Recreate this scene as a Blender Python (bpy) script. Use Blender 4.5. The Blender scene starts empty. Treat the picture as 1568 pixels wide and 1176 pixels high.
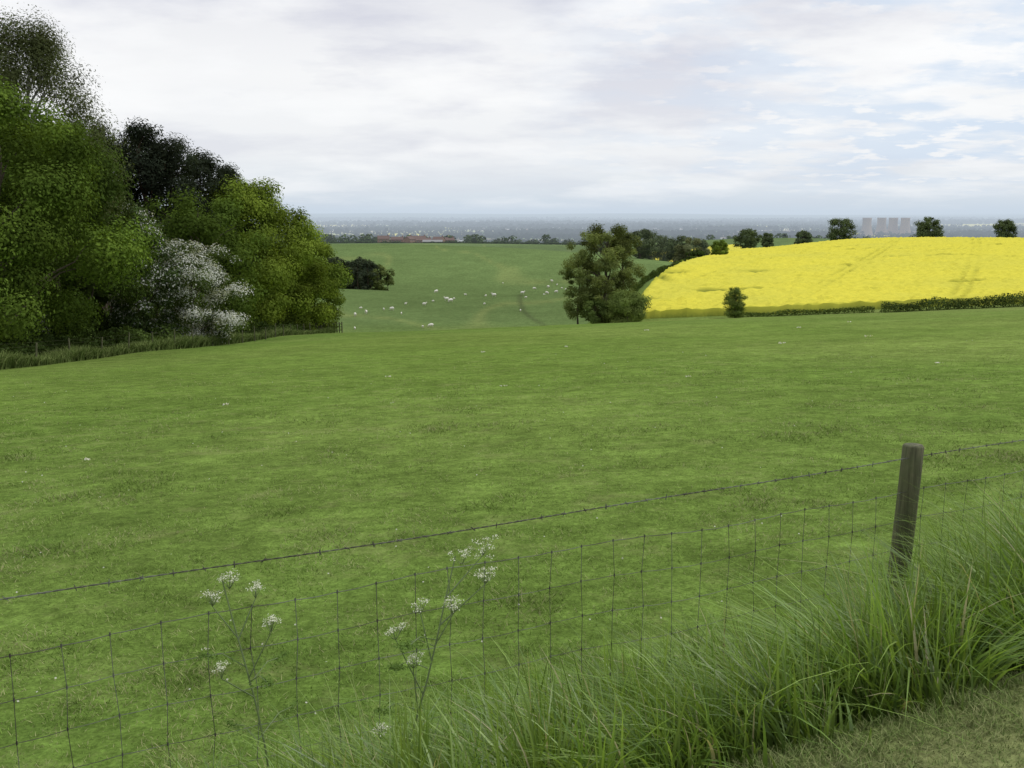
import bpy, math, numpy as np
from mathutils import Vector
rng = np.random.default_rng(7)
scene = bpy.context.scene
scene.view_settings.view_transform = 'Standard'
scene.view_settings.look = 'None'
scene.view_settings.exposure = 0

# ------------------------------------------------------------ helpers
def sst(a, b, x):
    t = np.clip((x-a)/(b-a), 0, 1); return t*t*(3-2*t)
def _h(ix, iy, s):
    n = (ix.astype(np.int64)*374761393 + iy.astype(np.int64)*668265263 + s*974711) & 0x7fffffff
    n = ((n ^ (n >> 13))*1274126177) & 0x7fffffff
    return ((n ^ (n >> 16)) & 0xffff)/65535.0
def vn(x, y, sc, s=0):
    x = np.asarray(x, float)/sc; y = np.asarray(y, float)/sc
    ix = np.floor(x); iy = np.floor(y); fx = x-ix; fy = y-iy
    fx = fx*fx*(3-2*fx); fy = fy*fy*(3-2*fy)
    a = _h(ix, iy, s); b = _h(ix+1, iy, s); c = _h(ix, iy+1, s); d = _h(ix+1, iy+1, s)
    return (a*(1-fx)+b*fx)*(1-fy)+(c*(1-fx)+d*fx)*fy
def fbm(x, y, sc, s=0, o=3):
    r = 0; a = 1; t = 0
    for i in range(o):
        r = r+a*vn(x, y, sc/2**i, s+i*17); t += a; a *= .5
    return r/t

XE_Y = [100, 150, 180, 207, 258, 330, 420, 600]; XE_X = [17, 17, 22, 29, 45, 68, 97, 150]
def xe(y): return np.interp(y, XE_Y, XE_X)
def H(x, y):
    x = np.asarray(x, float); y = np.asarray(y, float)
    yc = np.maximum(y, -30)
    fld = -1.95-.075*yc-.00018*yc*np.abs(yc)+.038*np.clip(x, -300, 300)
    q = y-.51*x
    verge = -1.6+.01*np.clip(x, -20, 20)+0*y
    near = verge+(fld-verge)*sst(2.15, 3.65, q)
    near = near+.05*(fbm(x, y, 2.2, 5)-.5)*sst(3, 5, q)+.6*(fbm(x, y, 22, 8)-.5)*sst(12, 40, q)
    V = np.interp(y, [0, 300, 500, 700, 880, 1000, 1500, 2000, 3800, 2e5],
                  [-24, -24, -24.6, -25, -26.6, -30, -54, -77, -110, -110])
    m = sst(290, 400, y)*(1-sst(780, 930, y))
    V = V+m*(6.0*np.sin((y*.9+x*.75)/55.)+4.0*np.sin((y-.8*x)/81.+1.2)+.03*np.maximum(-x-30, 0)-1.5)
    V = V+2.5*np.exp(-((x+75)/55)**2-((y-345)/80)**2)
    zr = -9.4-8*np.where(y < 340, (340-y)/190, (y-340)/170)**2-4.4*np.exp(-((x-xe(y))/34.)**2)*sst(190, 330, y)
    zr = zr+.04*np.clip(x-19, -20, 230)*np.clip((340-y)/190, 0, 1)-.7*sst(130, 260, x)*sst(200, 330, y)
    s = sst(0, 1, (x-xe(y)+18)/20)
    D = V+np.maximum(zr-V, 0)*s
    k = 1.0
    hh = np.clip(.5+.5*(D-near)/k, 0, 1)
    z = near*(1-hh)+D*hh+k*hh*(1-hh)
    far = sst(15000, 24000, y)*(1-.3*sst(34000, 60000, y))
    z = z+far*(85+150*(fbm(x, y*0+3, 11000, 3)-.3)+60*(fbm(x, y*0+9, 3500, 4)-.5))
    return z
def h1(x, y): return float(H(np.array([x]), np.array([y]))[0])

class MB:
    def __init__(s): s.V = []; s.F = []; s.C = []; s.M = []; s.n = 0
    def add(s, v, f, c=(.5, .5, .5), m=0):
        v = np.asarray(v, float).reshape(-1, 3); f = np.asarray(f, int)
        c = np.asarray(c, float)
        if c.ndim == 1: c = np.tile(c, (len(v), 1))
        s.V.append(v); s.C.append(c); s.F.append(f+s.n); s.M.append(np.full(len(f), m)); s.n += len(v)
    def build(s, name, mats, smooth=False, parent=None):
        V = np.concatenate(s.V); C = np.concatenate(s.C)
        me = bpy.data.meshes.new(name)
        me.vertices.add(len(V)); me.vertices.foreach_set('co', V.ravel())
        li = np.concatenate([f.ravel() for f in s.F]); lt = np.concatenate([np.full(len(f), f.shape[1]) for f in s.F])
        me.loops.add(len(li)); me.loops.foreach_set('vertex_index', li.astype(np.int32))
        st = np.concatenate([[0], np.cumsum(lt)[:-1]])
        me.polygons.add(len(lt)); me.polygons.foreach_set('loop_start', st.astype(np.int32))
        me.polygons.foreach_set('material_index', np.concatenate(s.M).astype(np.int32))
        me.polygons.foreach_set('use_smooth', np.full(len(lt), smooth))
        a = me.color_attributes.new('Col', 'FLOAT_COLOR', 'POINT')
        a.data.foreach_set('color', np.hstack([C, np.ones((len(C), 1))]).ravel())
        me.update(calc_edges=True); me.validate()
        for m in mats: me.materials.append(m)
        ob = bpy.data.objects.new(name, me); scene.collection.objects.link(ob)
        if parent: ob.parent = parent
        return ob

def tube(path, rad, k=6, cap=False):
    path = np.asarray(path, float); rad = np.asarray(rad, float)*np.ones(len(path)); n = len(path)
    t = np.gradient(path, axis=0); t /= np.linalg.norm(t, axis=1)[:, None]+1e-9
    ref = np.array([1., .13, .07]) if abs(t[:, 0]).mean() < .7 else np.array([.1, .1, 1.])
    a = np.cross(t, ref); a /= np.linalg.norm(a, axis=1)[:, None]; b = np.cross(t, a)
    if cap:
        path = np.vstack([path[0], path, path[-1]]); rad = np.r_[rad[0]*.02, rad, rad[-1]*.02]
        a = np.vstack([a[0], a, a[-1]]); b = np.vstack([b[0], b, b[-1]]); n += 2
    th = np.arange(k)*2*np.pi/k
    v = path[:, None, :]+rad[:, None, None]*(np.cos(th)[None, :, None]*a[:, None, :]+np.sin(th)[None, :, None]*b[:, None, :])
    i = np.arange(n-1)[:, None]*k; j = np.arange(k)[None, :]; j2 = (j+1) % k
    f = np.stack([i+j, i+j2, i+k+j2, i+k+j], -1).reshape(-1, 4)
    return v.reshape(-1, 3), f

def nrm(v): return v/(np.linalg.norm(v, axis=-1, keepdims=True)+1e-9)
def cards(P, N, size, asp=.6):
    n = len(P); N = nrm(N); t = nrm(np.cross(N, rng.normal(size=(n, 3)))); b = np.cross(N, t)
    s = (np.ones(n)*size)[:, None]
    v = np.stack([P+t*s, P+b*s*asp, P-t*s, P-b*s*asp], 1).reshape(-1, 3)
    return v, np.arange(4*n).reshape(-1, 4)

# ------------------------------------------------------------ materials
def mat(name):
    m = bpy.data.materials.new(name); m.use_nodes = True; nt = m.node_tree; nt.nodes.clear()
    return m, nt, nt.nodes.new('ShaderNodeOutputMaterial')
def N(nt, t, **kw):
    n = nt.nodes.new(t)
    for k, v in kw.items(): setattr(n, k, v)
    return n
def noise(nt, sc, det=4, rough=.55, vec=None):
    n = N(nt, 'ShaderNodeTexNoise'); n.inputs['Scale'].default_value = sc
    n.inputs['Detail'].default_value = det; n.inputs['Roughness'].default_value = rough
    if vec: nt.links.new(vec, n.inputs['Vector'])
    return n.outputs['Fac']
def mrange(nt, f, a, b, c, d):
    n = N(nt, 'ShaderNodeMapRange'); nt.links.new(f, n.inputs[0])
    for i, v in zip((1, 2, 3, 4), (a, b, c, d)): n.inputs[i].default_value = v
    return n.outputs[0]
def mixc(nt, f, a, b, mode='MIX'):
    n = N(nt, 'ShaderNodeMix', data_type='RGBA', blend_type=mode)
    for idx, v in ((0, f), (6, a), (7, b)):
        if isinstance(v, (int, float)): n.inputs[idx].default_value = v
        elif isinstance(v, tuple): n.inputs[idx].default_value = (*v, 1)
        else: nt.links.new(v, n.inputs[idx])
    return n.outputs[2]

def leafmat(name, trans=.25, gloss=0.0, rough=.5):
    m, nt, out = mat(name); at = N(nt, 'ShaderNodeAttribute', attribute_name='Col')
    d = N(nt, 'ShaderNodeBsdfDiffuse')
    nt.links.new(at.outputs['Color'], d.inputs[0]); o = d.outputs[0]
    if trans:
        t = N(nt, 'ShaderNodeBsdfTranslucent'); mx = N(nt, 'ShaderNodeMixShader')
        tc = mixc(nt, 1.0, at.outputs['Color'], (1.35, 1.35, .6), 'MULTIPLY'); nt.links.new(tc, t.inputs[0])
        mx.inputs[0].default_value = trans
        nt.links.new(d.outputs[0], mx.inputs[1]); nt.links.new(t.outputs[0], mx.inputs[2]); o = mx.outputs[0]
    if gloss:
        g = N(nt, 'ShaderNodeBsdfAnisotropic'); g.inputs['Roughness'].default_value = rough
        g.inputs[0].default_value = (.8, .85, .8, 1)
        m2 = N(nt, 'ShaderNodeMixShader'); m2.inputs[0].default_value = gloss
        nt.links.new(o, m2.inputs[1]); nt.links.new(g.outputs[0], m2.inputs[2]); o = m2.outputs[0]
    nt.links.new(o, out.inputs[0]); return m
LEAF = leafmat('leaf', .25, .0); GRASS = leafmat('grass_blade', .35, .05, .45); TURF = leafmat('turf_blade', 0)
PETAL = leafmat('petal', .2); FARLEAF = leafmat('distant_foliage', 0)

def attrmat(name, nsc=20, lo=.75, hi=1.2, rough=.85, bump=.0, bd=.02):
    m, nt, out = mat(name); at = N(nt, 'ShaderNodeAttribute', attribute_name='Col')
    geo = N(nt, 'ShaderNodeNewGeometry'); f = noise(nt, nsc, 6, .6, geo.outputs['Position'])
    g = mrange(nt, f, .3, .7, lo, hi)
    cc = N(nt, 'ShaderNodeCombineColor')
    for i in range(3): nt.links.new(g, cc.inputs[i])
    c = mixc(nt, 1.0, at.outputs['Color'], cc.outputs[0], 'MULTIPLY')
    p = N(nt, 'ShaderNodeBsdfPrincipled'); nt.links.new(c, p.inputs['Base Color'])
    p.inputs['Roughness'].default_value = rough; p.inputs['Specular IOR Level'].default_value = .2
    if bump:
        b = N(nt, 'ShaderNodeBump'); b.inputs['Strength'].default_value = bump; b.inputs['Distance'].default_value = bd
        nt.links.new(f, b.inputs['Height']); nt.links.new(b.outputs[0], p.inputs['Normal'])
    nt.links.new(p.outputs[0], out.inputs[0]); return m
BARK = attrmat('bark', 8, .6, 1.2, .9, .6, .03)
WOOL = attrmat('wool', 12, .85, 1.1)
BRICK = attrmat('brick_and_render', 1.5, .85, 1.1)
def wood_mat():
    m, nt, out = mat('weathered_wood'); geo = N(nt, 'ShaderNodeNewGeometry')
    mp = N(nt, 'ShaderNodeMapping'); mp.inputs['Scale'].default_value = (60, 60, 3)
    nt.links.new(geo.outputs['Position'], mp.inputs[0])
    f = noise(nt, 1.0, 8, .65, mp.outputs[0]); f2 = noise(nt, 9, 4, .6, geo.outputs['Position'])
    c = mixc(nt, mrange(nt, f, .38, .62, 0, 1), (.035, .033, .016), (.15, .145, .075))
    c = mixc(nt, mrange(nt, f2, .42, .66, 0, .8), c, (.075, .09, .034))
    p = N(nt, 'ShaderNodeBsdfPrincipled'); nt.links.new(c, p.inputs['Base Color']); p.inputs['Roughness'].default_value = .85
    b = N(nt, 'ShaderNodeBump'); b.inputs['Strength'].default_value = .8; b.inputs['Distance'].default_value = .008
    nt.links.new(f, b.inputs['Height']); nt.links.new(b.outputs[0], p.inputs['Normal'])
    nt.links.new(p.outputs[0], out.inputs[0]); return m
WOOD = wood_mat()
def metal_mat():
    m, nt, out = mat('galvanised_wire'); p = N(nt, 'ShaderNodeBsdfPrincipled')
    geo = N(nt, 'ShaderNodeNewGeometry')
    c = mixc(nt, mrange(nt, noise(nt, 5, 3, .5, geo.outputs['Position']), .4, .6, 0, 1), (.055, .05, .038), (.14, .15, .12))
    nt.links.new(c, p.inputs['Base Color']); p.inputs['Metallic'].default_value = .2; p.inputs['Roughness'].default_value = .7
    nt.links.new(p.outputs[0], out.inputs[0]); return m
WIRE = metal_mat()

def ground_mat():
    m, nt, out = mat('pasture_ground'); geo = N(nt, 'ShaderNodeNewGeometry'); P = geo.outputs['Position']
    at = N(nt, 'ShaderNodeAttribute', attribute_name='Col')
    c = at.outputs['Color']
    for sc, lo, hi in ((.11, .90, 1.10), (.9, .85, 1.15), (3.1, .80, 1.20), (11, .76, 1.24), (45, .70, 1.30)):
        f = mrange(nt, noise(nt, sc, 5, .62, P), .34, .66, lo, hi)
        cc = N(nt, 'ShaderNodeCombineColor')
        for i in range(3): nt.links.new(f, cc.inputs[i])
        c = mixc(nt, 1.0, c, cc.outputs[0], 'MULTIPLY')
    f = mrange(nt, noise(nt, 1.7, 6, .75, P), .53, .72, 0, .42); c = mixc(nt, f, c, (.26, .28, .11))
    f = mrange(nt, noise(nt, .55, 6, .75, P), .56, .70, 0, .30); c = mixc(nt, f, c, (.080, .15, .030))
    d = N(nt, 'ShaderNodeBsdfDiffuse'); nt.links.new(c, d.inputs[0])
    b = N(nt, 'ShaderNodeBump'); b.inputs['Strength'].default_value = .45; b.inputs['Distance'].default_value = .05
    nt.links.new(noise(nt, 9, 7, .75, P), b.inputs['Height']); nt.links.new(b.outputs[0], d.inputs['Normal'])
    nt.links.new(d.outputs[0], out.inputs[0]); return m

# ------------------------------------------------------------ terrain sheet
TRX = [(6, 200), (7.5, 214), (4.4, 232), (2.8, 250), (2.2, 275), (2.6, 303), (0, 330)]
def pasture_col(x, y):
    r = np.hypot(x, y)
    g = np.array([.130, .198, .040]); g2 = np.array([.160, .222, .052]); g3 = np.array([.108, .180, .035])
    a = fbm(x, y, 14, 31)[..., None]; b = fbm(x, y, 45, 61)[..., None]
    c = g+(g2-g)*np.clip((a-.4)*3.5, 0, 1)+(g3-g)*np.clip((b-.46)*4, 0, 1)
    rt = sst(5, 60, x)[..., None]; c = c*(1-rt*.4)+np.array([.185, .215, .078])*rt*.4
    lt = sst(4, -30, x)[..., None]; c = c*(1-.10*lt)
    v = sst(170, 230, y)[..., None]
    f1 = fbm(x*.7+y*.4, y, 90, 91)[..., None]; f2 = np.abs(fbm(x, y*.35, 60, 95)-.5)[..., None]
    vc = np.array([.115, .170, .060])*(.60+.8*f1)+np.array([.045, .035, .012])*np.exp(-(f2/.012)**2)
    tx = np.interp(y, [p[1] for p in TRX], [p[0] for p in TRX]); w = (np.exp(-((x-tx)/.75)**2)*(y > 200)*(y < 320))[..., None]
    vc = vc*(1-w*.7)+np.array([.06, .075, .035])*w*.7
    c = c*(1-v)+vc*v
    return c
na = 640
az = np.concatenate([np.linspace(-48, 48, na), np.linspace(48, 312, 110)[1:-1]])*math.pi/180
rr = np.concatenate([[0.3], np.geomspace(1.0, 64000, 460)])
A, R = np.meshgrid(az, rr); X = R*np.sin(A); Y = R*np.cos(A)
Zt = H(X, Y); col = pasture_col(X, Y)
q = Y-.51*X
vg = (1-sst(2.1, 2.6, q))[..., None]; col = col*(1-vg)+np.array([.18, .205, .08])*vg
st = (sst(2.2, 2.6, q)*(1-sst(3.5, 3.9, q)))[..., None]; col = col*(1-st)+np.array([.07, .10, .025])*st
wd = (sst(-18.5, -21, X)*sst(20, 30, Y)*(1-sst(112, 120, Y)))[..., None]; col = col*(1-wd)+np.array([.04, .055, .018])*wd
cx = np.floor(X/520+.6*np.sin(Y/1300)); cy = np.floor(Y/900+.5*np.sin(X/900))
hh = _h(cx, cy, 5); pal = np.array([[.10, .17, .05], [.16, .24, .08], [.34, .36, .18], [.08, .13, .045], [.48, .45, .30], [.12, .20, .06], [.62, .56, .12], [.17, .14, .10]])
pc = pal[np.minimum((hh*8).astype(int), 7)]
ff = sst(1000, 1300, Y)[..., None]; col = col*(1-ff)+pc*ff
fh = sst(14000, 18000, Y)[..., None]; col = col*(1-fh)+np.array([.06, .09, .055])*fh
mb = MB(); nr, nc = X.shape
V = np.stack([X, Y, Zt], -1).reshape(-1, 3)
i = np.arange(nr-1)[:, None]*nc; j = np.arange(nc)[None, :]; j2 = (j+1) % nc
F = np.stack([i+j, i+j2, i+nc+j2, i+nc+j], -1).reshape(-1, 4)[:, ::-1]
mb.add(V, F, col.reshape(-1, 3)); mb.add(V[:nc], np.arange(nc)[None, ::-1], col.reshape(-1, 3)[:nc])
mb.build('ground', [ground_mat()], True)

# ------------------------------------------------------------ oilseed rape crop
def rape_mat():
    m, nt, out = mat('rapeseed_crop'); geo = N(nt, 'ShaderNodeNewGeometry'); P = geo.outputs['Position']
    at = N(nt, 'ShaderNodeAttribute', attribute_name='Col')
    c = at.outputs['Color']
    c = mixc(nt, mrange(nt, noise(nt, .06, 5, .6, P), .42, .68, 0, .5), c, (.54, .52, .09))
    c = mixc(nt, mrange(nt, noise(nt, .8, 6, .75, P), .45, .7, 0, .45), c, (.40, .40, .05))
    c = mixc(nt, mrange(nt, noise(nt, 3.5, 3, .7, P), .5, .75, 0, .5), c, (.34, .37, .05))
    d = N(nt, 'ShaderNodeBsdfDiffuse'); nt.links.new(c, d.inputs[0])
    nt.links.new(d.outputs[0], out.inputs[0]); return m
RAPE = rape_mat()
def rape(name, y0, y1, x0f, x1, step, tram=True):
    ys = np.arange(y0, y1, step); n = int((x1-x0f((y0+y1)/2))/step)
    tt = np.linspace(0, 1, n); x0 = np.array([x0f(v) for v in ys])
    Xr = x0[:, None]+(x1-x0[:, None])*tt[None, :]; Yr = np.repeat(ys[:, None], n, 1)
    Yr = Yr+1.5*(fbm(Xr, Yr*0, 14, 2)-.5)
    hgt = 1.15+.25*(vn(Xr, Yr, 2.5, 4)-.5)+.12*rng.normal(size=Xr.shape)
    c = np.tile(np.array([.66, .60, .075]), Xr.shape+(1,))
    if tram:
        p = Xr*.91-Yr*.42+3*np.sin(Yr/60)+1.2*np.sin(Xr/17)
        dd = np.abs(((p+48+11.5) % 23)-11.5); t = np.exp(-((dd-.95)/.36)**2)*(.12+.5*sst(.42, .75, vn(Xr, Yr, 16, 9)))
        hgt = hgt-.8*t; c = c*(1-.75*t[..., None])+np.array([.24, .27, .05])*.75*t[..., None]
        g = sst(.73, .80, fbm(Xr*.5, Yr*1.1, 9, 77, 3))
        g = np.maximum(g, np.exp(-((Xr-34)/2.2)**2-((Yr-209)/3)**2)); g = np.maximum(g, np.exp(-((Xr-30)/1.0)**2-((Yr-203)/9)**2))
        g = np.maximum(g, np.exp(-((Xr-50)/2.5)**2-((Yr-206)/2.5)**2))
        hgt = hgt-.7*g; c = c*(1-g[..., None])+np.array([.06, .10, .02])*g[..., None]
    e = np.zeros_like(Xr, bool); e[0] = e[-1] = True; e[:, 0] = e[:, -1] = True
    hgt = np.where(e, 0.0, hgt); c[e] = (.12, .16, .03)
    e2 = np.zeros_like(e); e2[1] = True; e2[:, 1] = True; c[e2 & ~e] = (.40, .40, .05)
    Vr = np.stack([Xr, Yr, H(Xr, Yr)+hgt], -1).reshape(-1, 3); a, b = Xr.shape
    i = np.arange(a-1)[:, None]*b; j = np.arange(b-1)[None, :]
    Fr = np.stack([i+j, i+j+1, i+b+j+1, i+b+j], -1).reshape(-1, 4)
    m = MB(); m.add(Vr, Fr, c.reshape(-1, 3)); return m.build(name, [RAPE], False)
rape('rapeseed_field', 159, 385, lambda y: float(xe(y))+1, 300, .75)
rape('rapeseed_field', 560, 665, lambda y: y*.137, 150, 1.5, False)

# ------------------------------------------------------------ trees
def crown(mb, x, y, z0, h, r, n, ls, colr, cb=.12, shape='round', nclump=45, m=1, var=.25, rcf=.26, asp=.6, droop=0.0, tip=None):
    colr = np.array(colr)
    t = rng.uniform(.02, .98, nclump)
    if shape == 'cone': t = t**1.15; Rt = (1-t)**.75*(.75+.25*rng.random(nclump))+.08
    elif shape == 'tall': Rt = np.clip(np.sin(np.pi*np.clip(t, .0, 1)**.8), .2, 1)**.7
    else: Rt = np.clip(1-(2*t-1)**2, .06, 1)**.42
    ang = rng.uniform(0, 2*np.pi, nclump); rad = Rt*r*rng.uniform(.35, .9, nclump)
    lob = 1+.16*np.sin(ang*2+rng.uniform(0, 6))+.14*np.sin(ang*3+t*5+rng.uniform(0, 6)); rad = rad*lob
    zc = z0+h*(cb+(1-cb)*t*.95); C = np.stack([x+np.cos(ang)*rad, y+np.sin(ang)*rad, zc], 1)
    rc = r*rcf*rng.uniform(.55, 1.45, nclump)
    ci = rng.choice(nclump, n, p=rc**2/np.sum(rc**2))
    d = nrm(rng.normal(size=(n, 3))); u = rng.uniform(.12, 1.0, n)**.6
    u *= .80+.34*vn(d[:, 0]*3+ci*7.3, d[:, 2]*3+d[:, 1]*2, 1.0, 9)
    off = d*(rc[ci]*u)[:, None]; off[:, 2] = off[:, 2]*.78-droop*rc[ci]*rng.random(n)**2
    Pp = C[ci]+off; ctr = np.array([x, y, z0+h*.5])
    Nn = d*.95+nrm(Pp-ctr)*.45+rng.normal(size=(n, 3))*.36+np.array([0, 0, .35])
    cv = (1+var*rng.normal(size=nclump)*.7).clip(.5, 1.6)[ci]*rng.uniform(.78, 1.22, n)
    cl = colr[None, :]*cv[:, None]; yl = rng.random(n)[:, None]*.5*(rng.random(nclump)[ci])[:, None]
    cl = cl*(1-yl)+cl*np.array([1.35, 1.15, .85])*yl
    if tip is not None:
        w = (rng.random(n) < tip[1]*(.25+.75*(d[:, 2] > -.3))*(.3+1.0*(rng.random(nclump)[ci] > .35))); cl[w] = np.array(tip[0])*rng.uniform(.7, 1.1, (w.sum(), 1))
    v, f = cards(Pp, Nn, ls*rng.uniform(.6, 1.4, n), asp); mb.add(v, f, np.repeat(cl, 4, 0), m)
    return C
def trunk(mb, x, y, z0, h, r0, C, nl=10, bark=(.10, .085, .06)):
    k = 7; s = np.linspace(0, 1, k)
    bend = np.cumsum(rng.normal(size=(k, 2))*h*.012, 0); bend[0] = 0
    path = np.stack([x+bend[:, 0], y+bend[:, 1], z0-.3+(h*.85+.3)*s], 1)
    rads = r0*(1-s*.88)*np.r_[1.35, np.ones(k-1)]
    v, f = tube(path, rads, 8); mb.add(v, f, bark, 0)
    for c in C[rng.choice(len(C), min(nl, len(C)), replace=False)]:
        zt = np.clip((c[2]-z0)/h-rng.uniform(.1, .25), .12, .75); p0 = np.array([np.interp(zt*h+z0, path[:, 2], path[:, i]) for i in range(3)])
        mid = (p0+c)/2+np.array([0, 0, .06*h])*rng.uniform(-.3, 1); mid2 = (mid+c)/2+rng.normal(size=3)*.02*h
        rb = r0*(1-zt*.8)*.45
        v, f = tube([p0, mid, mid2, c], [rb, rb*.6, rb*.4, rb*.12], 5); mb.add(v, f, bark, 0)
def tree(name, x, y, h, r, n=14000, ls=.16, colr=(.07, .12, .025), cb=.12, shape='round', ncl=60, r0=None, nl=12, bark=(.10, .085, .06), **kw):
    mb = MB(); z0 = h1(x, y)
    C = crown(mb, x, y, z0, h, r, n, ls, colr, cb, shape, ncl, 1, **kw)
    trunk(mb, x, y, z0, h, r0 or h*.02, C, nl, bark)
    return mb.build(name, [BARK, LEAF])
MID = (.105, .158, .029); BRI = (.15, .208, .032); DRK = (.050, .078, .021)
tree('sycamore_tree', -22.0, 43, 12.2, 5.6, 95000, .070, (.090, .140, .025), .06, ncl=170, rcf=.21, var=.45)
tree('sycamore_tree', -24.3, 53, 12.6, 5.2, 50000, .086, (.060, .096, .021), .05, ncl=130, rcf=.22, var=.35)
tree('sycamore_tree', -29.5, 37, 12, 5, 9000, .2, MID, .08, ncl=60)
tree('birch_tree', -27.2, 58, 19.4, 6.0, 95000, .078, (.082, .100, .044), .2, 'tall', 190, rcf=.20, droop=.9, asp=.4, bark=(.3, .29, .26), var=.35)
tree('birch_tree', -32.0, 61, 20.0, 5.8, 50000, .10, (.078, .096, .043), .2, 'tall', 130, rcf=.21, droop=.9, asp=.4, bark=(.3, .29, .26))
for (x, y, h, r) in ((-30.3, 76, 16.8, 3.8), (-28.0, 77, 17.2, 3.8), (-26.4, 79, 16.6, 3.8), (-25.4, 83, 15.9, 3.6), (-24.6, 87, 15.2, 3.2), (-33, 80, 18, 3.6), (-29, 80, 17, 3.8)):
    tree('pine_tree', x, y, h, r, 27000, .115, (.029, .038, .025), .2, 'tall', 100, rcf=.26, asp=.4, var=.35, bark=(.09, .06, .04))
BL = (.66, .67, .64)
tree('hawthorn_tree', -19.8, 62, 6.8, 3.2, 44000, .055, (.075, .11, .034), .03, ncl=100, rcf=.22, tip=(BL, .60))
tree('hawthorn_tree', -22.2, 60, 8.8, 2.8, 26000, .065, (.058, .09, .03), .08, ncl=75, tip=(BL, .22))
tree('oak_tree', -23, 86, 14.0, 5.3, 60000, .10, BRI, .04, ncl=130, rcf=.23, var=.4)
tree('oak_tree', -21.4, 95, 12.4, 4.9, 46000, .105, BRI, .04, ncl=115, rcf=.24, var=.4)
tree('oak_tree', -20.7, 104, 10.0, 3.9, 26000, .115, (.11, .16, .028), .02, ncl=80, var=.35)
tree('oak_tree', -22.6, 73, 11.4, 4.5, 36000, .10, (.09, .14, .027), .05, ncl=110, var=.35)
for (x, y, h, r) in ((-31, 48, 12, 5), (-36, 55, 14, 5.5), (-34, 70, 13.5, 5), (-31, 92, 12.5, 5), (-29, 102, 11, 5), (-38, 84, 13, 5.5), (-27, 66, 12, 4.5), (-40, 100, 12, 5.5), (-27, 110, 8.5, 4), (-38, 40, 13, 5), (-45, 66, 14, 6)):
    tree('ash_tree', x, y, h, r, 5500, .28, DRK, .05, ncl=45)
mb = MB(); n = 60000
yy = rng.uniform(22, 108, n); xx = -19.6-np.abs(rng.normal(size=n))*2.6
tp = vn(xx, yy, 3, 9)*1.9+.35; tp *= sst(-18.6, -21, xx)*.8+.3
zz = H(xx, yy)+tp*rng.random(n)**.8
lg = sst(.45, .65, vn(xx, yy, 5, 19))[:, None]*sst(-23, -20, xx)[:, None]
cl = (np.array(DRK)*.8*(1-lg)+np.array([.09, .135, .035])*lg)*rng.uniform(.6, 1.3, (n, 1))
v, f = cards(np.stack([xx, yy, zz], 1), rng.normal(size=(n, 3))+np.array([.3, -.3, .5]), .09*rng.uniform(.6, 1.4, n)); mb.add(v, f, np.repeat(cl, 4, 0))
mb.build('undergrowth', [LEAF])

# valley trees
ASH = (.145, .18, .056)
tree('ash_tree', 14.4, 156, 16.4, 6.0, 38000, .12, ASH, .02, ncl=105, rcf=.19, r0=.45, nl=34, var=.45)
tree('ash_tree', 18.4, 160, 15.2, 4.0, 11000, .14, (.115, .145, .05), .04, ncl=44, r0=.3, rcf=.24)
tree('ash_tree', 10.3, 155, 12.6, 3.4, 10000, .12, (.13, .165, .052), .12, ncl=46, r0=.14, rcf=.24)
tree('hawthorn_bush', 17.4, 149.5, 5.2, 3.9, 18000, .11, (.14, .19, .055), .0, ncl=60, rcf=.3)
tree('hawthorn_bush', 12.8, 152, 4.0, 2.8, 9000, .11, (.10, .145, .04), .0, ncl=36)
tree('young_oak_tree', 34.7, 155, 5.1, 1.8, 14000, .08, (.13, .18, .048), .06, ncl=80, rcf=.33, var=.2)
tree('poplar_tree', 59, 332, 14.0, 5.6, 10000, .25, (.13, .15, .078), .05, ncl=55, nl=24, r0=.35, rcf=.22)
for (x, y, h, r, c) in ((61.5, 296, 5.5, 3.0, MID), (66, 318, 5, 3, BRI), (55, 300, 4.5, 3.5, DRK), (49, 290, 3.5, 3.0, MID), (57, 320, 6, 4, MID)):
    tree('hawthorn_bush', x, y, h, r, 4500, .22, c, 0, ncl=30)
for (x, y, h, r) in ((94, 402, 9.2, 4.8), (136, 416, 10.8, 5.2), (171, 412, 9.8, 5.6), (203, 414, 9.0, 4.8), (112, 440, 8.4, 3.0), (130, 450, 8.2, 3.8), (196, 480, 9.6, 4)):
    tree('field_oak_tree', x, y, h, r, 9000, .26, (.10, .135, .062), .04, ncl=80, r0=.35, rcf=.28, var=.2)  # leaf colour paled and blued: distance haze put into the foliage colour
for (x, y, h, r) in ((60, 470, 14, 7), (72, 520, 15, 8), (50, 475, 13, 7), (86, 560, 16, 8), (97, 520, 14, 7), (44, 500, 11, 6), (78, 470, 12, 6)):
    tree('ash_tree', x, y, h, r, 5200, .38, (.09, .118, .062), .02, ncl=45, rcf=.3)

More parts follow.
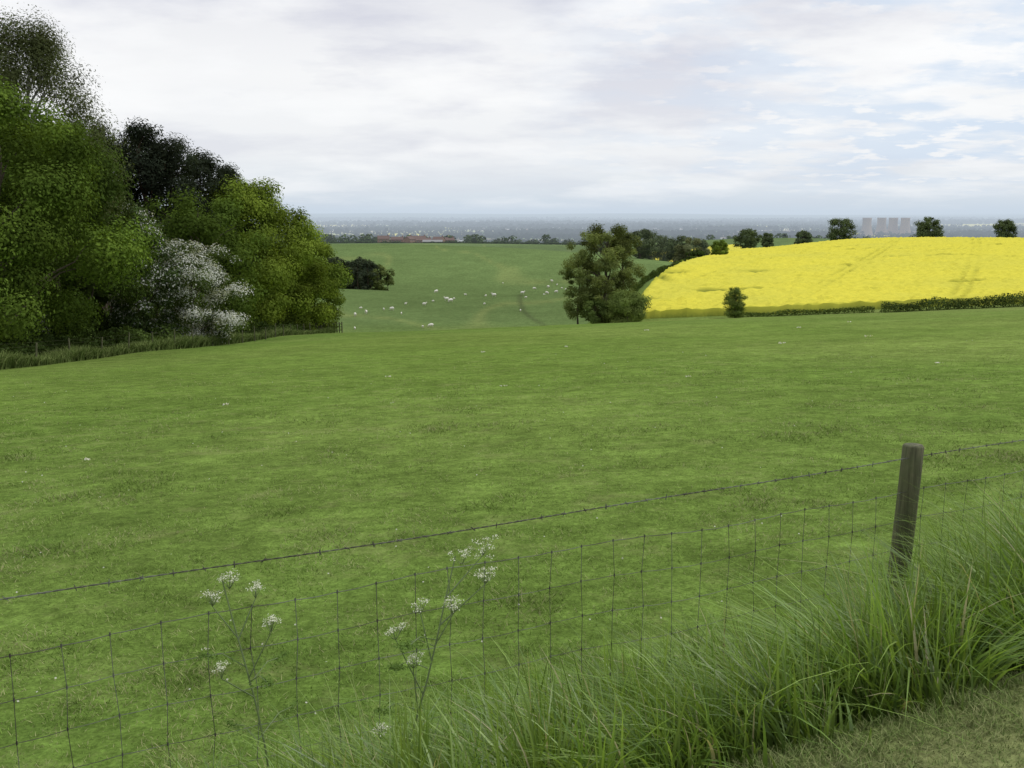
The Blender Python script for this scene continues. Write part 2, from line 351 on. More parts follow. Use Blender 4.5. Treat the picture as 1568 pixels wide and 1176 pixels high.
def hedge(name, pts, hgt, wid, dens, ls, colr):
    mb = MB(); pts = np.array(pts, float); L = np.r_[0, np.cumsum(np.hypot(*np.diff(pts, axis=0).T))]; n = int(L[-1]*dens)
    s = rng.uniform(0, L[-1], n); x = np.interp(s, L, pts[:, 0]); y = np.interp(s, L, pts[:, 1])
    hs = hgt*(.65+.7*vn(s, s*0, 4, 3))*(.75+.5*vn(s, s*0, 17, 8)); a = rng.uniform(0, np.pi, n); rad = rng.uniform(.55, 1, n)
    x = x+np.cos(a)*wid*.5*rad*.7; y = y+np.cos(a)*wid*.5*rad+rng.normal(size=n)*.15
    z = H(x, y)+np.sin(a)**.7*hs*rad
    cl = np.array(colr)*(.7+.6*vn(s, z, 2, 5))[:, None]*rng.uniform(.7, 1.3, (n, 1))
    v, f = cards(np.stack([x, y, z], 1), rng.normal(size=(n, 3))*.6+np.stack([0*a, np.cos(a), np.sin(a)], 1), ls*rng.uniform(.6, 1.4, n)); mb.add(v, f, np.repeat(cl, 4, 0))
    for t in np.arange(0, L[-1], max(1.5, L[-1]/80)):
        px, py = np.interp(t, L, pts[:, 0]), np.interp(t, L, pts[:, 1]); pz = h1(px, py)
        v, f = tube([[px, py, pz-.1], [px+.1, py, pz+hgt*.7]], [.05, .02], 4); mb.add(v, f, (.05, .04, .03))
    return mb.build(name, [LEAF])
hedge('hedge', [(58, 156), (70, 156.5), (88, 157), (130, 157)], 1.9, 2.0, 260, .13, (.07, .10, .03))
hedge('hedge', [(36, 157.5), (42, 157), (50, 157), (57, 156.5)], .9, 1.0, 160, .11, (.08, .115, .03))
hedge('hedge', [(17.5, 163), (21, 180), (27.5, 207), (35, 232), (43.5, 258), (57, 298), (66, 330)], 1.5, 1.6, 130, .18, (.08, .115, .038))
hedge('hedge', [(-80, 905), (60, 900), (160, 880)], 2.0, 2.5, 30, .5, (.06, .09, .035))
hedge('hedge', [(-330, 890), (-190, 915), (-80, 925)], 2.5, 3, 30, .6, (.06, .09, .035))

mb = MB()
for k in range(80):
    x = rng.uniform(-84, -42); y = rng.uniform(322, 375)
    if x > -50 and y > 350: continue
    hgt = rng.uniform(9.5, 11.5)*(1-.35*sst(-52, -41, x)); z0 = h1(x, y)
    c = crown(mb, x, y, z0, hgt, 3.0, 1000, .33, (.045, .06, .038) if x < -46 else (.10, .13, .045), .0, 'tall' if x < -46 else 'round', 20, 1, rcf=.36)
    v, f = tube([[x, y, z0], [x, y, z0+hgt*.9]], [.16, .03], 5); mb.add(v, f, (.06, .045, .03), 0)
mb.build('conifer_plantation', [BARK, LEAF])

mb = MB()
def dtree(xs, ys, hs, nc_, col0):
    n = len(xs); z = H(xs, ys); idx = np.repeat(np.arange(n), nc_); m_ = len(idx)
    d = nrm(rng.normal(size=(m_, 3))); hr = hs[idx]
    Pp = np.stack([xs[idx]+d[:, 0]*hr*.48*rng.random(m_)**.4, ys[idx]+d[:, 1]*hr*.42, z[idx]+hr*(.42+.45*d[:, 2])], 1)
    cl = np.array(col0)*np.repeat(rng.uniform(.65, 1.35, n), nc_)[:, None]*rng.uniform(.8, 1.2, (m_, 1))
    v, f = cards(Pp, d+rng.normal(size=(m_, 3))*.4+[0, -.2, .3], hr*.17*math.sqrt(40/nc_)*rng.uniform(.7, 1.3, m_), .75); mb.add(v, f, np.repeat(cl, 4, 0))
xs = np.concatenate([rng.uniform(-330, -190, 70), rng.uniform(-190, -60, 40), rng.uniform(-60, 60, 22), rng.uniform(60, 420, 60)]); ys = rng.uniform(960, 1180, len(xs))
dtree(xs, ys, rng.uniform(6, 12.5, len(xs))*(1+.4*(xs < -200)), 70, (.06, .085, .038))
xs = np.concatenate([rng.uniform(-200, 600, 120), rng.normal(size=40)*25-160]); ys = rng.uniform(1200, 1500, len(xs))
dtree(xs, ys, rng.uniform(8, 15, len(xs)), 40, (.05, .07, .034))
for k in range(210):   # hedgerows of the plain
    y0 = 2600*np.exp(rng.random()**.8*1.9); x0 = rng.uniform(-.75, .75)*y0; a = rng.choice([0, .06, -.08])+rng.normal()*.05
    nt_ = int(rng.integers(30, 130)); s = np.cumsum(rng.uniform(8, 18, nt_))*(y0/4000)**.7
    dtree(x0+s*math.cos(a), y0+s*math.sin(a), rng.uniform(10, 19, nt_)*(y0/4000)**.7, 7, (.018, .030, .016))
for k in range(55):    # woods of the plain
    y0 = 3200*np.exp(rng.random()*1.7); x0 = rng.uniform(-.75, .75)*y0; nt_ = 120
    dtree(x0+rng.normal(size=nt_)*y0*.03, y0+rng.normal(size=nt_)*y0*.008, rng.uniform(16, 26, nt_)*(y0/4000)**.6, 7, (.014, .023, .014))
mb.build('distant_trees', [FARLEAF])

# ------------------------------------------------------------ buildings
def house(mb, x, y, w, d, h, rot=0, wall=(.26, .13, .085), roof=(.14, .075, .055), chim=True, win=True, z=None):
    z = h1(x, y)-.3 if z is None else z; c, s = math.cos(rot), math.sin(rot)
    def T(p): p = np.array(p, float).reshape(-1, 3); return np.stack([x+p[:, 0]*c-p[:, 1]*s, y+p[:, 0]*s+p[:, 1]*c, z+p[:, 2]], 1)
    def box(x0, x1, y0, y1, z0, z1, col):
        p = [(a, b, e) for e in (z0, z1) for a, b in ((x0, y0), (x1, y0), (x1, y1), (x0, y1))]
        mb.add(T(p), [[3, 2, 1, 0], [4, 5, 6, 7], [0, 1, 5, 4], [1, 2, 6, 5], [2, 3, 7, 6], [3, 0, 4, 7]], col)
    e = h*.68; W, D_ = w/2, d/2
    box(-W, W, -D_, D_, 0, e, wall)
    mb.add(T([(-W, -D_, e), (-W, D_, e), (-W, 0, h-.1), (W, -D_, e), (W, D_, e), (W, 0, h-.1)]), [[0, 2, 1], [3, 4, 5]], wall)
    o = .35
    for sg in (-1, 1):
        mb.add(T([(-W-o, sg*(D_+o), e-.25), (W+o, sg*(D_+o), e-.25), (W+o, 0, h), (-W-o, 0, h),
                  (-W-o, sg*(D_+o), e-.05), (W+o, sg*(D_+o), e-.05), (W+o, 0, h+.2), (-W-o, 0, h+.2)]),
               [[0, 1, 2, 3], [4, 5, 6, 7], [0, 1, 5, 4], [0, 3, 7, 4], [1, 2, 6, 5]], roof)
    if chim: box(W-1.6, W-.7, -.45, .45, h-1.2, h+1.3, wall)
    if win:
        for zz0 in (.9, e*.55+.3):
            for wx in np.arange(-W+1.2, W-1.3, 2.6): box(wx, wx+1.1, -D_-.04, -D_+.02, zz0, zz0+1.25, (.5, .5, .48)); box(wx+.12, wx+.98, -D_-.06, -D_-.045, zz0+.12, zz0+1.13, (.03, .035, .04))
        box(-.5, .5, -D_-.05, -D_+.02, 0.3, 2.3, (.08, .05, .04))
for (x, y, w, d, h, r) in ((-123, 962, 11, 7, 8.5, .2), (-111, 975, 12, 8, 7.5, -.1), (-99, 968, 10, 7, 8, 1.2), (-84, 955, 14, 8, 6.5, .05), (-70, 960, 10, 8, 7.5, -.3), (-92, 990, 14, 9, 8.5, .1), (-61, 975, 9, 7, 7, .3)):
    mb = MB(); house(mb, x, y, w, d, h, r, (.24, .15, .11), (.15, .10, .085)); mb.build('brick_house', [BRICK])
mb = MB(); house(mb, -74, 938, 18, 9, 4.5, .02, (.26, .25, .23), (.26, .26, .26), False, False); mb.build('farm_barn', [BRICK])
mb = MB()
for k in range(22):
    cx_ = rng.uniform(-.6, .6); y0 = rng.uniform(3600, 9000)
    for t in range(9):
        x = cx_*y0+rng.normal()*y0*.02; y = y0+rng.normal()*90
        wc = [(.6, .6, .58), (.5, .48, .45), (.35, .2, .15), (.75, .75, .75)][rng.integers(4)]
        house(mb, x, y, rng.uniform(12, 50), 12, rng.uniform(8, 14), rng.normal()*.2, wc, (.25, .2, .18) if rng.random() < .6 else (.5, .5, .5), False, False)
mb.build('distant_village', [BRICK])
for (u, y) in ((.352, 5200), (.3665, 5350), (.378, 5250), (.390, 5200)):
    mb = MB(); x = u*y; z0 = h1(x, y); s = np.linspace(0, 1, 14); hT = 90
    rad = 22*np.sqrt(1+((s-.75)/.62)**2)
    path = np.stack([x+0*s, y+0*s, z0+hT*s], 1)
    path = np.vstack([path, path[::-1][:6]]); rad2 = np.r_[rad, rad[::-1][:6]-1.2]
    th = np.arange(28)*2*np.pi/28
    v = np.stack([path[:, None, 0]+rad2[:, None]*np.cos(th), path[:, None, 1]+rad2[:, None]*np.sin(th), path[:, None, 2]+0*th[None]], -1).reshape(-1, 3)
    i = np.arange(len(path)-1)[:, None]*28; j = np.arange(28)[None, :]; j2 = (j+1) % 28
    mb.add(v, np.stack([i+j, i+j2, i+28+j2, i+28+j], -1).reshape(-1, 4), (.25, .19, .17)); mb.build('cooling_tower', [BRICK], True)

# ------------------------------------------------------------ sheep
def sheep_mesh(name, graze):
    mb = MB(); W = (.76, .74, .66); Dk = (.55, .5, .42)
    def ring(path, rad, k, c, sq=1.0):
        v, f = tube(path, rad, k, True); mb.add(v, f, c)
    n = 13; s = np.linspace(0, 1, n); px = -.52+1.02*s
    rad = np.interp(s, [0, .06, .2, .5, .8, .93, 1], [.10, .21, .29, .31, .28, .2, .09])
    v, f = tube(np.stack([px, 0*s, .64+.02*np.sin(s*6)], 1), rad, 14, True)
    v[:, 1] *= .85; v += rng.normal(size=v.shape)*.010; mb.add(v, f, W)
    if graze: neck = [(.42, 0, .70), (.58, 0, .58), (.68, 0, .38)]; head = [(.66, 0, .40), (.71, 0, .29), (.76, 0, .18), (.79, 0, .10)]
    else: neck = [(.42, 0, .72), (.54, 0, .88), (.60, 0, 1.0)]; head = [(.55, 0, 1.03), (.64, 0, 1.02), (.74, 0, .97), (.82, 0, .92)]
    ring(neck, [.19, .15, .11], 9, W); ring(head, [.08, .10, .075, .045], 8, Dk)
    hx = np.array(head[0])
    for sg in (-1, 1):
        ring([hx+[0, sg*.07, .02], hx+[-.02, sg*.16, .04], hx+[-.03, sg*.2, .02]], [.03, .035, .01], 5, Dk)
        ring([(.34, sg*.15, .55), (.35, sg*.15, .42), (.33, sg*.14, .27), (.34, sg*.14, .04), (.37, sg*.14, 0)], [.09, .06, .035, .026, .034], 7, Dk)
        ring([(-.36, sg*.15, .58), (-.30, sg*.16, .44), (-.42, sg*.14, .26), (-.38, sg*.14, .04), (-.35, sg*.14, 0)], [.13, .085, .04, .026, .034], 7, Dk)
    ring([(-.5, 0, .78), (-.58, 0, .62), (-.58, 0, .45)], [.05, .05, .03], 6, W)
    return mb.build(name, [WOOL], True)
S = [(-48.8, 243), (-42.9, 243), (-36.8, 233), (-33, 208), (-35.1, 239), (-32, 248), (-29.8, 247), (-26.5, 238), (-19, 211), (-17.3, 212), (-22.9, 260), (-21.4, 270),
     (-23, 303), (-18, 274), (-16.6, 270), (-16.2, 278), (-13.6, 291), (-7.3, 264), (-7.6, 289), (-5.2, 288), (2.1, 247), (8.2, 369), (15.4, 385), (15.8, 355), (18.4, 369),
     (17, 378), (12.2, 350), (10.9, 339), (3.2, 303), (4, 285), (-3.5, 385), (-41, 222), (-47, 228), (-44, 224), (19.5, 362), (13.5, 372), (-38, 250), (-28, 262)]
protos = []
for i_, (x, y) in enumerate(S):
    g = i_ % 3 != 1
    if i_ < 2: o = sheep_mesh('sheep', g); protos.append(o)
    else: o = bpy.data.objects.new('sheep', protos[0 if g else 1].data); scene.collection.objects.link(o)
    o.location = (x, y, h1(x, y)-.01); o.rotation_euler = (0, 0, rng.choice([0, math.pi])+rng.normal()*.9); k = rng.uniform(.9, 1.15) if rng.random() < .7 else .6; o.scale = (k, k, k)

# ------------------------------------------------------------ woodland boundary fence
mb = MB()
ys = np.arange(20, 104, 3.1)
for y in ys:
    x = -18.4+.3*math.sin(y/9); z = h1(x, y); ln = rng.normal(size=2)*.06
    v, f = tube([[x, y, z-.2], [x+ln[0], y+ln[1], z+.95+rng.normal()*.08]], [.04, .036], 8, True); mb.add(v, f, (.2, .18, .14))
yy = np.linspace(20, 103, 60); xx = -18.4+.3*np.sin(yy/9)-.05
for dz in (.25, .5, .75, .9):
    v, f = tube(np.stack([xx, yy, H(xx, yy)+dz], 1), .002, 4); mb.add(v, f, (.2, .2, .18))
mb.build('woodland_fence', [WOOD])
mb = MB()
for t in np.linspace(0, 1, 17):
    x = -21.5+4.0*t; y = 100.5+1.5*t; z = h1(x, y)
    v, f = tube([[x, y, z-.2], [x+rng.normal()*.03, y, z+1.2+rng.normal()*.06]], [.06, .055], 7, True); mb.add(v, f, (.2, .18, .14))
for dz in (.35, .7, 1.0):
    t = np.linspace(0, 1, 8); x = -21.5+4*t; y = 100.4+1.5*t
    v, f = tube(np.stack([x, y, H(x, y)+dz], 1), .035, 6, True); mb.add(v, f, (.2, .18, .14))
mb.build('wooden_rail_fence', [WOOD])

# ------------------------------------------------------------ foreground stock fence
fence = bpy.data.objects.new('wire_stock_fence', None); scene.collection.objects.link(fence)
D2 = np.array([.8909, .4543]); P0 = np.array([1.95, 4.745])
def fp(s): return P0[0]+D2[0]*s, P0[1]+D2[1]*s
for k, s in enumerate((-9, -4.55, 0, 4.4, 8.8)):
    x, y = fp(s); z = h1(x, y); mb = MB(); lean = .05 if s == 0 else rng.normal()*.02
    t = np.linspace(0, 1, 12); hp = -1.125-z
    path = np.stack([x-.03+lean*t, y+.03+.01*np.sin(t*5), z-.3+(hp+.3)*t], 1)
    path = np.vstack([path, path[-1]+[0, 0, .008]]); rd = np.r_[.054-.004*t, .044]
    v, f = tube(path, rd, 24, True); mb.add(v, f, (.2, .18, .12)); mb.build('post_%d' % (k+1), [WOOD], True, fence)
mb = MB()
s = np.arange(-9, 8.9, .02)
def sg_(s): return -.012*np.sin(np.clip((s+4.55)/4.55, 0, 1)*np.pi)+.003*np.sin(s*3.1)
x, y = fp(s)
for ph in (0, np.pi):
    v, f = tube(np.stack([x-.05+.0022*np.cos(s*90+ph), y+.0*s-.035, -1.175+sg_(s)+.0022*np.sin(s*90+ph)], 1), .0014, 4); mb.add(v, f)
for s_ in np.arange(-6, 6, .10):
    xx, yy = fp(s_); zz = -1.175+sg_(s_); xx -= .05; yy -= .035
    for a in (rng.uniform(0, 3), rng.uniform(0, 3)):
        dx, dz = math.cos(a)*.013, math.sin(a)*.013
        v, f = tube([[xx-dx*D2[0], yy-dx*D2[1], zz-dz], [xx, yy, zz], [xx+dx*D2[0], yy+dx*D2[1], zz+dz]], [.0007, .0024, .0007], 4); mb.add(v, f)
mb.build('barbed_wire', [WIRE], False, fence)
mb = MB()
rows = [-1.345, -1.495, -1.645, -1.79, -1.92, -2.035, -2.13]
def nz(s_, k): return .012*np.sin(s_*1.9+k)+.006*np.sin(s_*7+k*2)
def no(s_): return .015*np.sin(s_*1.3)+.008*np.sin(s_*4.1)
sv = np.arange(-9, 8.8, .15)
for k, r_ in enumerate(rows):
    s = np.arange(-9, 8.8, .0375); kk = .003*np.abs(np.sin(s/.15*np.pi))
    x, y = fp(s); o = no(s); v, f = tube(np.stack([x-.05+o*.45, y-.035-o*.9, r_+nz(s, k*.3)-kk], 1), .0012 if k else .0015, 4); mb.add(v, f)
for s_ in sv:
    x, y = fp(s_); o = no(s_); j_ = rng.normal(size=len(rows))*.005
    pts = [(x-.05+o*.45+j_[k]*D2[0], y-.035-o*.9+j_[k]*D2[1], r_+nz(s_, k*.3)) for k, r_ in enumerate(rows)]
    v, f = tube(pts, .0012, 4); mb.add(v, f)
    for p in pts:
        v, f = tube([np.array(p)-[0, 0, .006], np.array(p)+[0, 0, .006]], .0031, 5); mb.add(v, f)
mb.build('wire_netting', [WIRE], False, fence)

# ------------------------------------------------------------ grass
def blades(mb, x, y, h, w, lean, ang, cl, k=4, zoff=0, root=.75):
    n = len(x); z = H(x, y)-.01+zoff; sd = rng.uniform(0, 2*np.pi, n); sx, sy = np.cos(sd), np.sin(sd)
    lv = []
    for i in range(k+1):
        s = i/k; px = x+np.cos(ang)*lean*h*s**1.8; py = y+np.sin(ang)*lean*h*s**1.8; pz = z+h*(s-.38*np.clip(lean, 0, 1.4)*s**2.3)
        ww = w*(1-s**1.6)*.5+.0002
        lv.append(np.stack([np.stack([px-sx*ww, py-sy*ww, pz], 1), np.stack([px+sx*ww, py+sy*ww, pz], 1)], 1))
    V = np.stack(lv, 1).reshape(-1, 3); b = np.arange(n)[:, None]*(2*(k+1))
    F = np.concatenate([b+np.array([2*i, 2*i+1, 2*i+3, 2*i+2])[None] for i in range(k)], 0)
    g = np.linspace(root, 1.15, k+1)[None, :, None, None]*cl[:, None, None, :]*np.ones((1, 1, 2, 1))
    mb.add(V, F, g.reshape(-1, 3))
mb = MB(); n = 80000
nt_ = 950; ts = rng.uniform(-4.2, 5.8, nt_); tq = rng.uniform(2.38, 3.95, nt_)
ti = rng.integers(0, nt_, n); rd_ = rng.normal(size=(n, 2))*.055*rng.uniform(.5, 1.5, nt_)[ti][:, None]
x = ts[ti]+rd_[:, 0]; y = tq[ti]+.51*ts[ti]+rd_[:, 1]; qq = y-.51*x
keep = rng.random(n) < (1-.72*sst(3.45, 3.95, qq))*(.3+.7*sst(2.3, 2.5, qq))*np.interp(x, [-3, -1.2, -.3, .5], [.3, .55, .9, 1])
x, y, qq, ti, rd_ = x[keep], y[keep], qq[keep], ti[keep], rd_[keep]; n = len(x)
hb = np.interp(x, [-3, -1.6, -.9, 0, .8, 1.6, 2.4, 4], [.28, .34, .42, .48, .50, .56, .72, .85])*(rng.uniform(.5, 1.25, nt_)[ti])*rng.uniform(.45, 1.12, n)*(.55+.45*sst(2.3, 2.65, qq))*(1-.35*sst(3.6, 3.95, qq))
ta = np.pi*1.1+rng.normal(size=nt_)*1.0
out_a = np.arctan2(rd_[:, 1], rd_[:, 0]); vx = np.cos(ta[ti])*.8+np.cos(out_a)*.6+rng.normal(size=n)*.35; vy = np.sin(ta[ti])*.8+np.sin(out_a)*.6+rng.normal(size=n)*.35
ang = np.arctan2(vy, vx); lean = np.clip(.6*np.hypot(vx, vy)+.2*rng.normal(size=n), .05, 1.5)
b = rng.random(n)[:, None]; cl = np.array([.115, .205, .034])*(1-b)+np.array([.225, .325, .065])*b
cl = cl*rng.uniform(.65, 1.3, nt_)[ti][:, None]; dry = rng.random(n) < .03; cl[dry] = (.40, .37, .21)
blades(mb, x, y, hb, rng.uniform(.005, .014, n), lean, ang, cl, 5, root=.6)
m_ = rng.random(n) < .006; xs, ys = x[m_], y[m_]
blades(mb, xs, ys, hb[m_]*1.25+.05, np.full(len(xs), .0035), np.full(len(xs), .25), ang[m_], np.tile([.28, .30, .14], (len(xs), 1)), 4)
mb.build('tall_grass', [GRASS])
mb = MB(); n = 42000; y = 22+80*rng.random(n)**1.3; x = -18.3-np.abs(rng.normal(size=n))*.8+.5*(fbm(y, y*0, 6, 3)-.5)
b = rng.random(n)[:, None]; cl = np.array([.095, .145, .035])*(1-b)+np.array([.18, .215, .075])*b
blades(mb, x, y, rng.uniform(.25, .7, n)*(.5+vn(x, y, 3, 31)), .02+.0006*y, rng.uniform(.2, .9, n), rng.uniform(0, 6.28, n), cl, 2, root=.8)
mb.build('rough_grass', [TURF])
mb = MB(); n = 60000; x = rng.uniform(-.5, 4.2, n); y = .51*x+2.42-np.abs(rng.normal(size=n))*.55-.02
nn = fbm(x, y, .25, 41, 2); b = rng.random(n)[:, None]
cl = np.array([.13, .21, .05])*(1-b)+np.array([.29, .30, .14])*b
blades(mb, x, y, rng.uniform(.015, .05, n)*(.6+nn), rng.uniform(.002, .0045, n), rng.uniform(.2, 1.2, n), rng.uniform(0, 6.28, n), cl, 2)
mb.build('mown_grass', [TURF])
mb = MB(); n = 430000; y = 2.6*np.exp(rng.random(n)**.85*2.6); x = rng.uniform(-.66, .66, n)*y
k_ = (y-.51*x) > 3.45; x, y = x[k_], y[k_]; n = len(x); r = np.hypot(x, y)
nn = fbm(x, y, .35, 41, 3); n2 = fbm(x, y, 1.1, 47, 3); fade = 1-sst(14, 34, r)
kp = rng.random(n) < (.2+.8*fade)*(.4+.6*sst(.3, .6, nn)); x, y, r, nn, n2, fade = x[kp], y[kp], r[kp], nn[kp], n2[kp], fade[kp]; n = len(x)
hgt = rng.uniform(.014, .042, n)*(.5+1.2*nn)*(1+.9*sst(.60, .74, n2)*fade)*(1+r*.004)
base = pasture_col(x, y); b = rng.random(n)[:, None]
cl = base*(.95+.65*b); stw = (rng.random(n) < .12+.42*sst(.50, .66, fbm(x, y, .8, 53, 3)))[:, None]
cl = np.where(stw, np.array([.31, .32, .15])*(.7+.5*b), cl); dk = (sst(.56, .70, n2)*fade)[:, None]; cl = cl*(1-dk*.18)
blades(mb, x, y, hgt, .0035*(1+r*.13), rng.uniform(.4, 1.4, n), rng.uniform(0, 6.28, n), cl, 1, root=.92)
mb.build('field_grass', [TURF])
mb = MB()
n = 160; y = 3.5*np.exp(rng.random(n)*2.2); x = rng.uniform(-.6, .6, n)*y; k_ = (y-.51*x) > 3.7; x, y = x[k_], y[k_]; n = len(x)
v, f = cards(np.stack([x, y, H(x, y)+.04], 1), rng.normal(size=(n, 3))*.4+[0, -.3, 1], .005+.0004*y, .9); mb.add(v, f, (.55, .55, .48)); mb.build('daisies', [PETAL])
mb = MB()
for (x, y, r_) in ((-5.4, 12.3, .06), (-6.4, 12.0, .045), (-5.4, 18.5, .07), (13, 36, .13), (14.5, 50, .12), (19, 56, .13), (9, 33, .11), (9.5, 22, .07), (-3, 24, .07), (2, 36, .08), (24, 38, .11), (-1.7, 5.2, .02), (-1.0, 35, .09), (3.8, 21, .06), (-.2, 20.5, .06), (7, 52, .12)):
    n = 9; p = np.stack([x+rng.normal(size=n)*r_*.6, y+rng.normal(size=n)*r_*.3, 0*np.zeros(n)], 1); p[:, 2] = H(p[:, 0], p[:, 1])+.03+rng.random(n)*r_*.2
    v, f = cards(p, rng.normal(size=(n, 3)), r_*.35); mb.add(v, f, (.72, .70, .66))
mb.build('wool_tufts', [PETAL])

# ------------------------------------------------------------ cow parsley
def parsley(name, base, heads):
    mb = MB(); b = np.array([base[0], base[1], h1(*base)]); G = (.18, .24, .10)
    top = np.array(heads[0][:3]); main = [b+(top-b)*t+np.array([.03*math.sin(t*4), .0, .0]) for t in np.linspace(0, 1, 8)]
    v, f = tube(main, np.linspace(.0050, .0022, 8), 6); mb.add(v, f, G)
    main = np.array(main)
    for i_, hd in enumerate(heads):
        c = np.array(hd[:3]); R_ = hd[3]*.95; tl = rng.normal(size=2)*.35
        if i_:
            zj = min(c[2]-.12-.5*abs(c[0]-top[0]), main[-2][2]); p0 = np.array([np.interp(zj, main[:, 2], main[:, a]) for a in range(3)])
            v, f = tube([p0, (p0+c)/2+[0, 0, -.015], c-[0, 0, .03]], [.0028, .0022, .0016], 5); mb.add(v, f, G)
        hub = c-[0, 0, .03]; nu = int(rng.integers(8, 13))
        for j in range(nu):
            a = j*2.4+rng.normal()*.3; rr_ = R_*math.sqrt((j+.5)/nu)*rng.uniform(.7, 1.3); dx, dy = math.cos(a)*rr_, math.sin(a)*rr_
            e = c+np.array([dx, dy, .012-rr_*.15+tl[0]*dx+tl[1]*dy+rng.normal()*.007])
            v, f = tube([hub, (hub+e)/2+[0, 0, -.003], e], [.0009, .0008, .0007], 4); mb.add(v, f, G)
            n = 20; p = e+rng.normal(size=(n, 3))*[.0065, .0065, .004]
            v, f = cards(p, rng.normal(size=(n, 3))*.7+[0, -.2, 1], .0026*rng.uniform(.6, 1.3, n), .8); mb.add(v, f, np.repeat(np.where(rng.random((n, 1)) < .8, [[.68, .70, .58]], [[.3, .36, .18]]), 4, 0), 1)
    for j in range(6):
        p0 = main[1]+(main[5]-main[1])*rng.random(); a = rng.uniform(0, 6.28); L = rng.uniform(.12, .22)
        e = p0+np.array([math.cos(a)*L, math.sin(a)*L, .03]); v, f = tube([p0, (p0+e)/2+[0, 0, .03], e], [.002, .0015, .0008], 4); mb.add(v, f, G)
        n = 130; t = rng.random(n)**.7; p = p0+(e-p0)*(.3+.7*t)[:, None]+rng.normal(size=(n, 3))*[.03, .03, .008]*(1.2-t)[:, None]+[0, 0, .01]
        v, f = cards(p, rng.normal(size=(n, 3))*.5+[0, 0, 1], .008, .35); mb.add(v, f, (.13, .21, .05), 1)
    return mb.build(name, [GRASS, PETAL])
parsley('cow_parsley', (-.80, 3.05), [(-.94, 3.15, -1.20, .034), (-.99, 3.12, -1.25, .03), (-.86, 3.17, -1.24, .03), (-.80, 3.12, -1.34, .025), (-.95, 3.05, -1.47, .025)])
parsley('cow_parsley', (-.50, 3.05), [(-.17, 3.25, -1.15, .05), (-.09, 3.25, -1.22, .04), (-.10, 3.3, -1.135, .05), (-.20, 3.2, -1.31, .03), (-.31, 3.2, -1.31, .035), (-.39, 3.15, -1.38, .035), (-.33, 3.12, -1.47, .03), (-.43, 3.0, -1.66, .03)])

# ------------------------------------------------------------ haze layer lying over the plain
hz = bpy.data.meshes.new('haze'); Lx = 64000; y0, y1, za, zb = 420, 64000, -200, 110
vs = [(a*Lx, b, c) for c in (za, zb) for a, b in ((-1, y0), (1, y0), (1, y1), (-1, y1))]
hz.from_pydata(vs, [], [(3, 2, 1, 0), (4, 5, 6, 7), (0, 1, 5, 4), (1, 2, 6, 5), (2, 3, 7, 6), (3, 0, 4, 7)])
ho = bpy.data.objects.new('haze', hz); scene.collection.objects.link(ho)
m, nt, out = mat('haze'); sg = 1/10000.
ab = N(nt, 'ShaderNodeVolumeAbsorption'); ab.inputs['Color'].default_value = (0, 0, 0, 1); ab.inputs['Density'].default_value = sg
em = N(nt, 'ShaderNodeEmission'); em.inputs[0].default_value = (.60, .69, .79, 1); em.inputs[1].default_value = sg
ad = N(nt, 'ShaderNodeAddShader'); nt.links.new(ab.outputs[0], ad.inputs[0]); nt.links.new(em.outputs[0], ad.inputs[1]); nt.links.new(ad.outputs[0], out.inputs['Volume'])
hz.materials.append(m)

# ------------------------------------------------------------ sky and sun
el, azs = math.radians(48), math.radians(78)
w = bpy.data.worlds.new('World'); scene.world = w; w.use_nodes = True; nt = w.node_tree; nt.nodes.clear()
out = N(nt, 'ShaderNodeOutputWorld'); bg = N(nt, 'ShaderNodeBackground'); bg.inputs[1].default_value = .1
sky = N(nt, 'ShaderNodeTexSky', sky_type='NISHITA'); sky.sun_disc = False; sky.sun_elevation = el; sky.sun_rotation = azs; sky.dust_density = 2
tc = N(nt, 'ShaderNodeTexCoord'); sp = N(nt, 'ShaderNodeSeparateXYZ'); nt.links.new(tc.outputs['Generated'], sp.inputs[0])
def M(op, a, b=None):
    n = N(nt, 'ShaderNodeMath', operation=op)
    for i_, v in enumerate((a, b)):
        if v is None: continue
        if isinstance(v, (int, float)): n.inputs[i_].default_value = v
        else: nt.links.new(v, n.inputs[i_])
    return n.outputs[0]
zc = M('ADD', M('MAXIMUM', sp.outputs[2], 0.0), .15)
cb_ = N(nt, 'ShaderNodeCombineXYZ'); nt.links.new(M('DIVIDE', sp.outputs[0], zc), cb_.inputs[0]); nt.links.new(M('DIVIDE', sp.outputs[1], zc), cb_.inputs[1])
n1 = noise(nt, 1.0, 7, .55, cb_.outputs[0])
mp = N(nt, 'ShaderNodeMapping'); mp.inputs['Location'].default_value = (5.2, 3.1, 0); mp.inputs['Scale'].default_value = (.8, 1, 1); nt.links.new(cb_.outputs[0], mp.inputs[0])
n2 = noise(nt, 1.0, 9, .58, mp.outputs[0]); n3 = noise(nt, 2.2, 8, .55, mp.outputs[0]); n4 = noise(nt, 6.5, 6, .55, cb_.outputs[0])
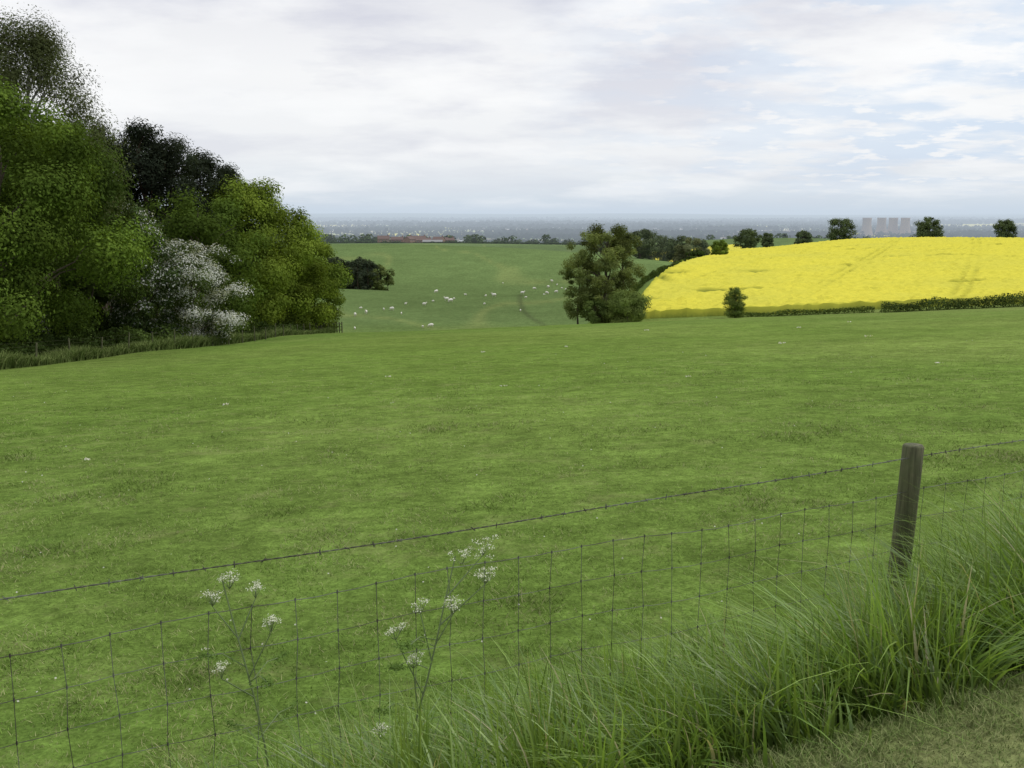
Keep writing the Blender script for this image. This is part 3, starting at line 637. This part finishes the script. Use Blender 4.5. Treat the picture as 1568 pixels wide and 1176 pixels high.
rp = N(nt, 'ShaderNodeValToRGB'); nt.links.new(sp.outputs[2], rp.inputs[0]); e = rp.color_ramp.elements
stops = [(0, (.68, .76, .84)), (.02, (.80, .85, .90)), (.055, (.94, .95, .965)), (.13, (.98, .98, .985)), (.2, (.86, .865, .90)), (.4, (1.0, 1.0, 1.03)), (1, (1.08, 1.08, 1.08))]
e[0].position = 0; e[0].color = (*stops[0][1], 1); e[1].position = 1; e[1].color = (*stops[-1][1], 1)
for p_, c_ in stops[1:-1]: ne = e.new(p_); ne.color = (*c_, 1)
c = rp.outputs[0]
grf = M('MULTIPLY', mrange(nt, n2, .46, .60, 0, .9), mrange(nt, sp.outputs[2], .02, .16, .3, 1))
c = mixc(nt, grf, c, (.68, .69, .78))
c = mixc(nt, mrange(nt, n1, .48, .62, 0, .85), c, (1.04, 1.04, 1.04))
gap = M('MULTIPLY', mrange(nt, n3, .42, .56, 0, .85), M('MULTIPLY', mrange(nt, sp.outputs[0], .0, .4, 0.02, 1), mrange(nt, sp.outputs[2], .01, .04, 0, 1)))
gapc = mixc(nt, mrange(nt, n4, .53, .62, 0, 1), (.66, .78, .94), (.97, .98, 1.0))
c = mixc(nt, gap, c, gapc)
sc10 = mixc(nt, 1.0, c, (10., 10., 10.), 'MULTIPLY')
fin = mixc(nt, .94, sky.outputs[0], sc10)
nt.links.new(fin, bg.inputs[0]); nt.links.new(bg.outputs[0], out.inputs[0])

sl = bpy.data.lights.new('sun', 'SUN'); sl.energy = 1.5; sl.angle = math.radians(12); sl.color = (1, .96, .88)
so = bpy.data.objects.new('sun', sl); scene.collection.objects.link(so)
sd = Vector((math.sin(azs)*math.cos(el), math.cos(azs)*math.cos(el), math.sin(el)))
so.rotation_euler = sd.to_track_quat('Z', 'Y').to_euler(); so.location = (0, 0, 50)

cd = bpy.data.cameras.new('camera'); cd.sensor_width = 36; cd.lens = 35; cd.clip_start = .05; cd.clip_end = 200000
co = bpy.data.objects.new('camera', cd); scene.collection.objects.link(co); co.location = (0, 0, 0)
co.rotation_euler = (math.radians(90-9.7), 0, 0); scene.camera = co
